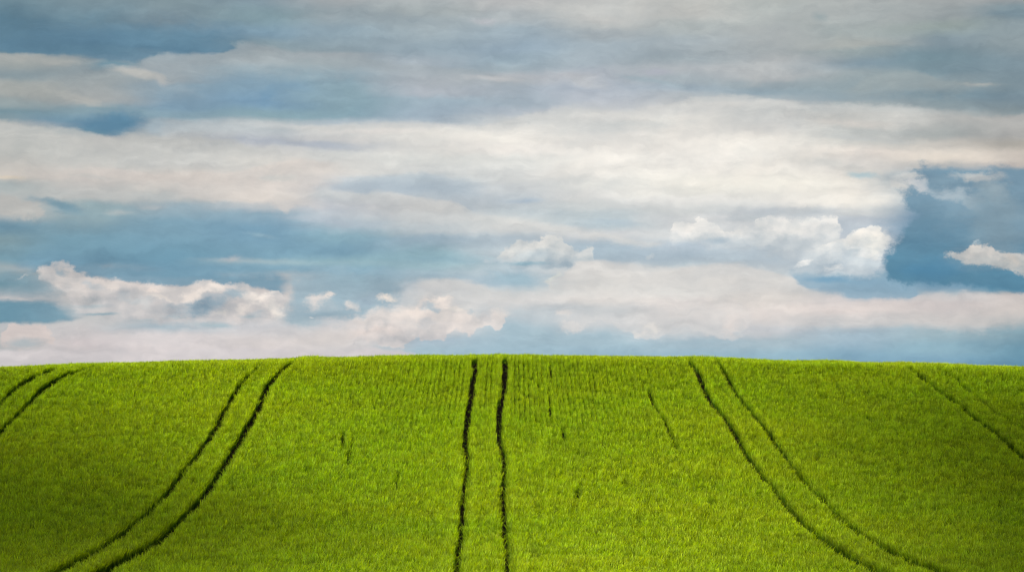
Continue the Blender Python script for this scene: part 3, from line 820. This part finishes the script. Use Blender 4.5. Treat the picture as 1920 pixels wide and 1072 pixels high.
def value_noise(x, y, cell, seed):
    r = np.random.default_rng(seed)
    T = r.uniform(-1, 1, (512, 512))
    fx, fy = x / cell + 200.3, y / cell + 57.7
    ix, iy = np.floor(fx).astype(int), np.floor(fy).astype(int)
    tx, ty = fx - ix, fy - iy
    tx = tx * tx * (3 - 2 * tx); ty = ty * ty * (3 - 2 * ty)
    f = lambda a, b: T[a % 512, b % 512]
    return (f(ix, iy) * (1 - tx) + f(ix + 1, iy) * tx) * (1 - ty) + (f(ix, iy + 1) * (1 - tx) + f(ix + 1, iy + 1) * tx) * ty


# sown rows, 25 cm apart; they show where the crop is thin (the brow) and close over lower down
row, stepw = 0.25, 0.105
rows = np.arange(-54, 54, row); ys = np.arange(50, 154, stepw)
X, Y = np.meshgrid(rows, ys); X = X.ravel(); Y = Y.ravel()
Y = Y + rng.uniform(-.5, .5, X.size) * stepw
keep = np.abs(X) < half_w * Y + 16.0
X, Y = X[keep], Y[keep]
brow = np.clip((Y - 104) / 14, 0, 1) * np.exp(-((X - 0.0) / 12.0) ** 2)
jit = 0.085 - 0.067 * brow
X = X + rng.normal(0, 1, X.size) * jit + (Y - 100) * 0.0
near_t = np.full(X.size, 9.0)
alive = rng.random(X.size) > 0.05
alive &= value_noise(X, Y, 0.45, 41) < 0.86      # thin spots
for k, pts in TRACKS.items():
    xc = track_x(pts, Y) + 0.02 * value_noise(Y, Y * 0, 3.0, 3)
    flare = 1 + (0.0 if k.startswith('centre') else 1.6 if k == 'right_outer' else 0.9) * np.clip((90 - Y) / 18, 0, 1)
    if k.startswith('far'):
        flare = flare + (0.7 if 'left' in k else 0.1) * np.clip((Y - 126) / 6, 0, 1)
    if k == 'left_outer':
        flare = flare - 0.5 * np.clip((Y - 128) / 5, 0, 1)
    hw = HALF[k] * flare * (1 + 0.07 * value_noise(Y, Y * 0, 1.6, 5))
    d = np.abs(X - xc)
    push = (d < hw + 0.25) & (Y < 139)          # stems along the rut are pressed aside by the wheel
    X = np.where(push, xc + np.sign(X - xc) * (hw + d * 0.25 / (hw + 0.25)), X)
    near_t = np.minimum(near_t, np.abs(X - xc))
for pts in GAPS:
    inside = (Y > pts[0][1]) & (Y < pts[-1][1])
    xc = track_x(pts, Y)
    d = np.abs(X - xc)
    hw = 0.055 if abs(pts[0][0]) < 3 and pts[0][1] > 116 else 0.13
    push = inside & (d < hw + 0.22)
    X = np.where(push, xc + np.sign(X - xc) * (hw + d * 0.22 / (hw + 0.22)), X)
X, Y, near_t, brow = X[alive], Y[alive], near_t[alive], brow[alive]
# taller and shorter patches, wind-laid ripples on the right shoulder
hgt = 1.0 + 0.07 * value_noise(X, Y, 6.0, 11) + 0.07 * value_noise(X, Y, 1.6, 12) + 0.05 * value_noise(X, Y, 0.5, 13)
rip = np.clip((X - 8) / 10, 0, 1) * np.clip((Y - 95) / 15, 0, 1)
hgt += rip * 0.13 * value_noise(X, Y, 2.4, 21)
streak = np.exp(-((Y - 126.8 + 0.58 * (X - 2.8)) / 0.7) ** 2) * np.clip((X - 2) / 1, 0, 1) * np.clip((8.5 - X) / 3, 0, 1)
hgt -= 0.2 * streak
# the crop stands a little higher beside the ruts where they go over the brow
over = np.clip((Y - 135) / 3, 0, 1)
for bx in (-0.75, -12.1, 10.8, 1.0):
    hgt += 0.12 * over * np.exp(-((X - bx) / 0.6) ** 2)
hgt += over * 0.10 * value_noise(X, Y * 0, 2.2, 51)
hgt *= np.clip(rng.normal(1, 0.09, X.size), 0.7, 1.16)
hgt += 0.05 * np.exp(-((near_t - 0.4) / 0.25) ** 2)
wid = rng.uniform(0.85, 1.25, X.size) * (1 - 0.32 * brow)
Z = ground(X, Y) - 0.01
print('tufts', X.size)

# the rest of the field, coarser
xs = np.arange(-90, 90, 0.4); ys = np.arange(14, 172, 0.4)
X2, Y2 = np.meshgrid(xs, ys); X2 = X2.ravel(); Y2 = Y2.ravel()
X2 = X2 + rng.uniform(-.3, .3, X2.size); Y2 = Y2 + rng.uniform(-.3, .3, X2.size)
k2 = (np.abs(X2) > half_w * Y2 + 15.8) | (Y2 > 153.5) | (Y2 < 50)
k2 &= (Y2 > 34) | (np.abs(X2) > 12)
X2, Y2 = X2[k2], Y2[k2]
Z2 = ground(X2, Y2) - 0.01
# stray seedlings in the ruts
X3, Y3 = [], []
for k, pts in TRACKS.items():
    q = rng.uniform(60, 150, 200 if k.startswith('centre') else 420)
    X3.append(track_x(pts, q) + rng.uniform(-1, 1, q.size) * HALF[k]); Y3.append(q)
X3 = np.concatenate(X3); Y3 = np.concatenate(Y3)
Z3 = ground(X3, Y3)
h3 = rng.uniform(0.12, 0.38, X3.size)
X2 = np.concatenate([X2, X3]); Y2 = np.concatenate([Y2, Y3]); Z2 = np.concatenate([Z2, Z3])
V = np.concatenate([np.stack([X, Y, Z], 1), np.stack([X2, Y2, Z2], 1)])
SC = np.concatenate([np.stack([wid, wid, hgt], 1), np.stack([np.r_[np.full(X2.size - h3.size, 2.2), h3 * 1.4], np.r_[np.full(X2.size - h3.size, 2.2), h3 * 1.4], np.r_[rng.normal(1, .08, X2.size - h3.size), h3]], 1)])
AZ = rng.uniform(0, 2 * math.pi, len(V))
LX = 0.10 * value_noise(V[:, 0], V[:, 1], 3.0, 31) + rng.normal(0, 0.06, len(V))
LY = 0.10 * value_noise(V[:, 0], V[:, 1], 3.0, 32) + rng.normal(0, 0.06, len(V))

me = bpy.data.meshes.new('wheat_crop')
me.vertices.add(len(V))
me.vertices.foreach_set('co', V.astype(np.float32).ravel())
a = me.attributes.new('size', 'FLOAT_VECTOR', 'POINT'); a.data.foreach_set('vector', SC.astype(np.float32).ravel())
a = me.attributes.new('turn', 'FLOAT_VECTOR', 'POINT'); a.data.foreach_set('vector', np.stack([LX, LY, AZ], 1).astype(np.float32).ravel())
me.materials.append(leaf_mat)
me.update()
crop = bpy.data.objects.new('wheat_crop', me)
C.objects.link(crop)
crop['kind'] = 'stuff'
crop['label'] = 'dense green young wheat covering the whole hillside'
crop['category'] = 'crop'

ng = bpy.data.node_groups.new('sow_wheat', 'GeometryNodeTree')
ng.interface.new_socket('Geometry', in_out='INPUT', socket_type='NodeSocketGeometry')
ng.interface.new_socket('Geometry', in_out='OUTPUT', socket_type='NodeSocketGeometry')
gi = ng.nodes.new('NodeGroupInput'); gout = ng.nodes.new('NodeGroupOutput')
ip = ng.nodes.new('GeometryNodeInstanceOnPoints')
ci = ng.nodes.new('GeometryNodeCollectionInfo')
ci.inputs['Collection'].default_value = tufts
ci.inputs['Separate Children'].default_value = True
ci.inputs['Reset Children'].default_value = True
na = ng.nodes.new('GeometryNodeInputNamedAttribute'); na.data_type = 'FLOAT_VECTOR'; na.inputs['Name'].default_value = 'size'
nb = ng.nodes.new('GeometryNodeInputNamedAttribute'); nb.data_type = 'FLOAT_VECTOR'; nb.inputs['Name'].default_value = 'turn'
e2r = ng.nodes.new('FunctionNodeEulerToRotation')
lk = ng.links.new
lk(gi.outputs[0], ip.inputs['Points'])
lk(ci.outputs[0], ip.inputs['Instance'])
ip.inputs['Pick Instance'].default_value = True
lk(nb.outputs['Attribute'], e2r.inputs[0])
lk(e2r.outputs[0], ip.inputs['Rotation'])
lk(na.outputs['Attribute'], ip.inputs['Scale'])
lk(ip.outputs[0], gout.inputs[0])
md = crop.modifiers.new('sow', 'NODES')
md.node_group = ng


# ------------------------------------------------------------------ two clouds added out of view, to darken both flanks of the hill
def added_cloud(name, foot, rx, ry, depth, alt, tau, label, seed):
    """a lens of droplets, thickest in the middle, whose shadow falls round `foot`"""
    k = alt / math.tan(R(SUN_EL))
    cx = foot[0] + k * math.sin(R(SUN_AZ)); cy = foot[1] + k * math.cos(R(SUN_AZ))
    na_, nr = 64, 18
    vs_, fs_ = [], []
    for side in (1, -1):
        for i in range(nr + 1):
            r_ = i / nr
            for j in range(na_):
                th = 2 * math.pi * j / na_
                wob = 1 + 0.10 * math.sin(3 * th + seed) + 0.06 * math.sin(7 * th + 2 * seed)
                lump = 1 + 0.25 * math.sin(5 * th + seed * 3 + 6 * r_) * r_ * (1 - r_) * 4
                hz = side * depth * (1 - r_ * r_) ** 1.6 * lump
                vs_.append((r_ * rx * wob * math.cos(th), r_ * ry * wob * math.sin(th), hz + (0.02 * side if i < nr else 0)))
    half = (nr + 1) * na_
    for s_ in (0, 1):
        for i in range(nr):
            for j in range(na_):
                a = s_ * half + i * na_ + j; b = s_ * half + i * na_ + (j + 1) % na_
                q = (a, a + na_, b + na_, b)
                fs_.append(q if s_ == 0 else q[::-1])
    m = mat(name + '_vapour'); g = G(m)
    vsn = g.n('ShaderNodeVolumeScatter', {'Color': (0.97, 0.97, 0.98, 1), 'Density': tau * math.sin(R(SUN_EL)) / (2 * depth), 'Anisotropy': 0.4})
    g.n('ShaderNodeOutputMaterial', {'Volume': vsn.outputs[0]})
    o = link(name, vs_, fs_, m)
    bm = bmesh.new(); bm.from_mesh(o.data); bmesh.ops.remove_doubles(bm, verts=bm.verts, dist=1e-3); bmesh.ops.recalc_face_normals(bm, faces=bm.faces); bm.to_mesh(o.data); bm.free()
    o.location = (cx, cy, alt)
    o['kind'] = 'structure'
    o['label'] = label
    return o


added_cloud('added_cloud', (-49, 82), 36, 78, 14, 500, 4.2, 'vapour lens added out of view to shade the left flank of the hill', 1.0)
added_cloud('added_cloud', (30, 75), 28, 62, 14, 500, 5.5, 'vapour lens added out of view to shade the right flank of the hill', 2.6)
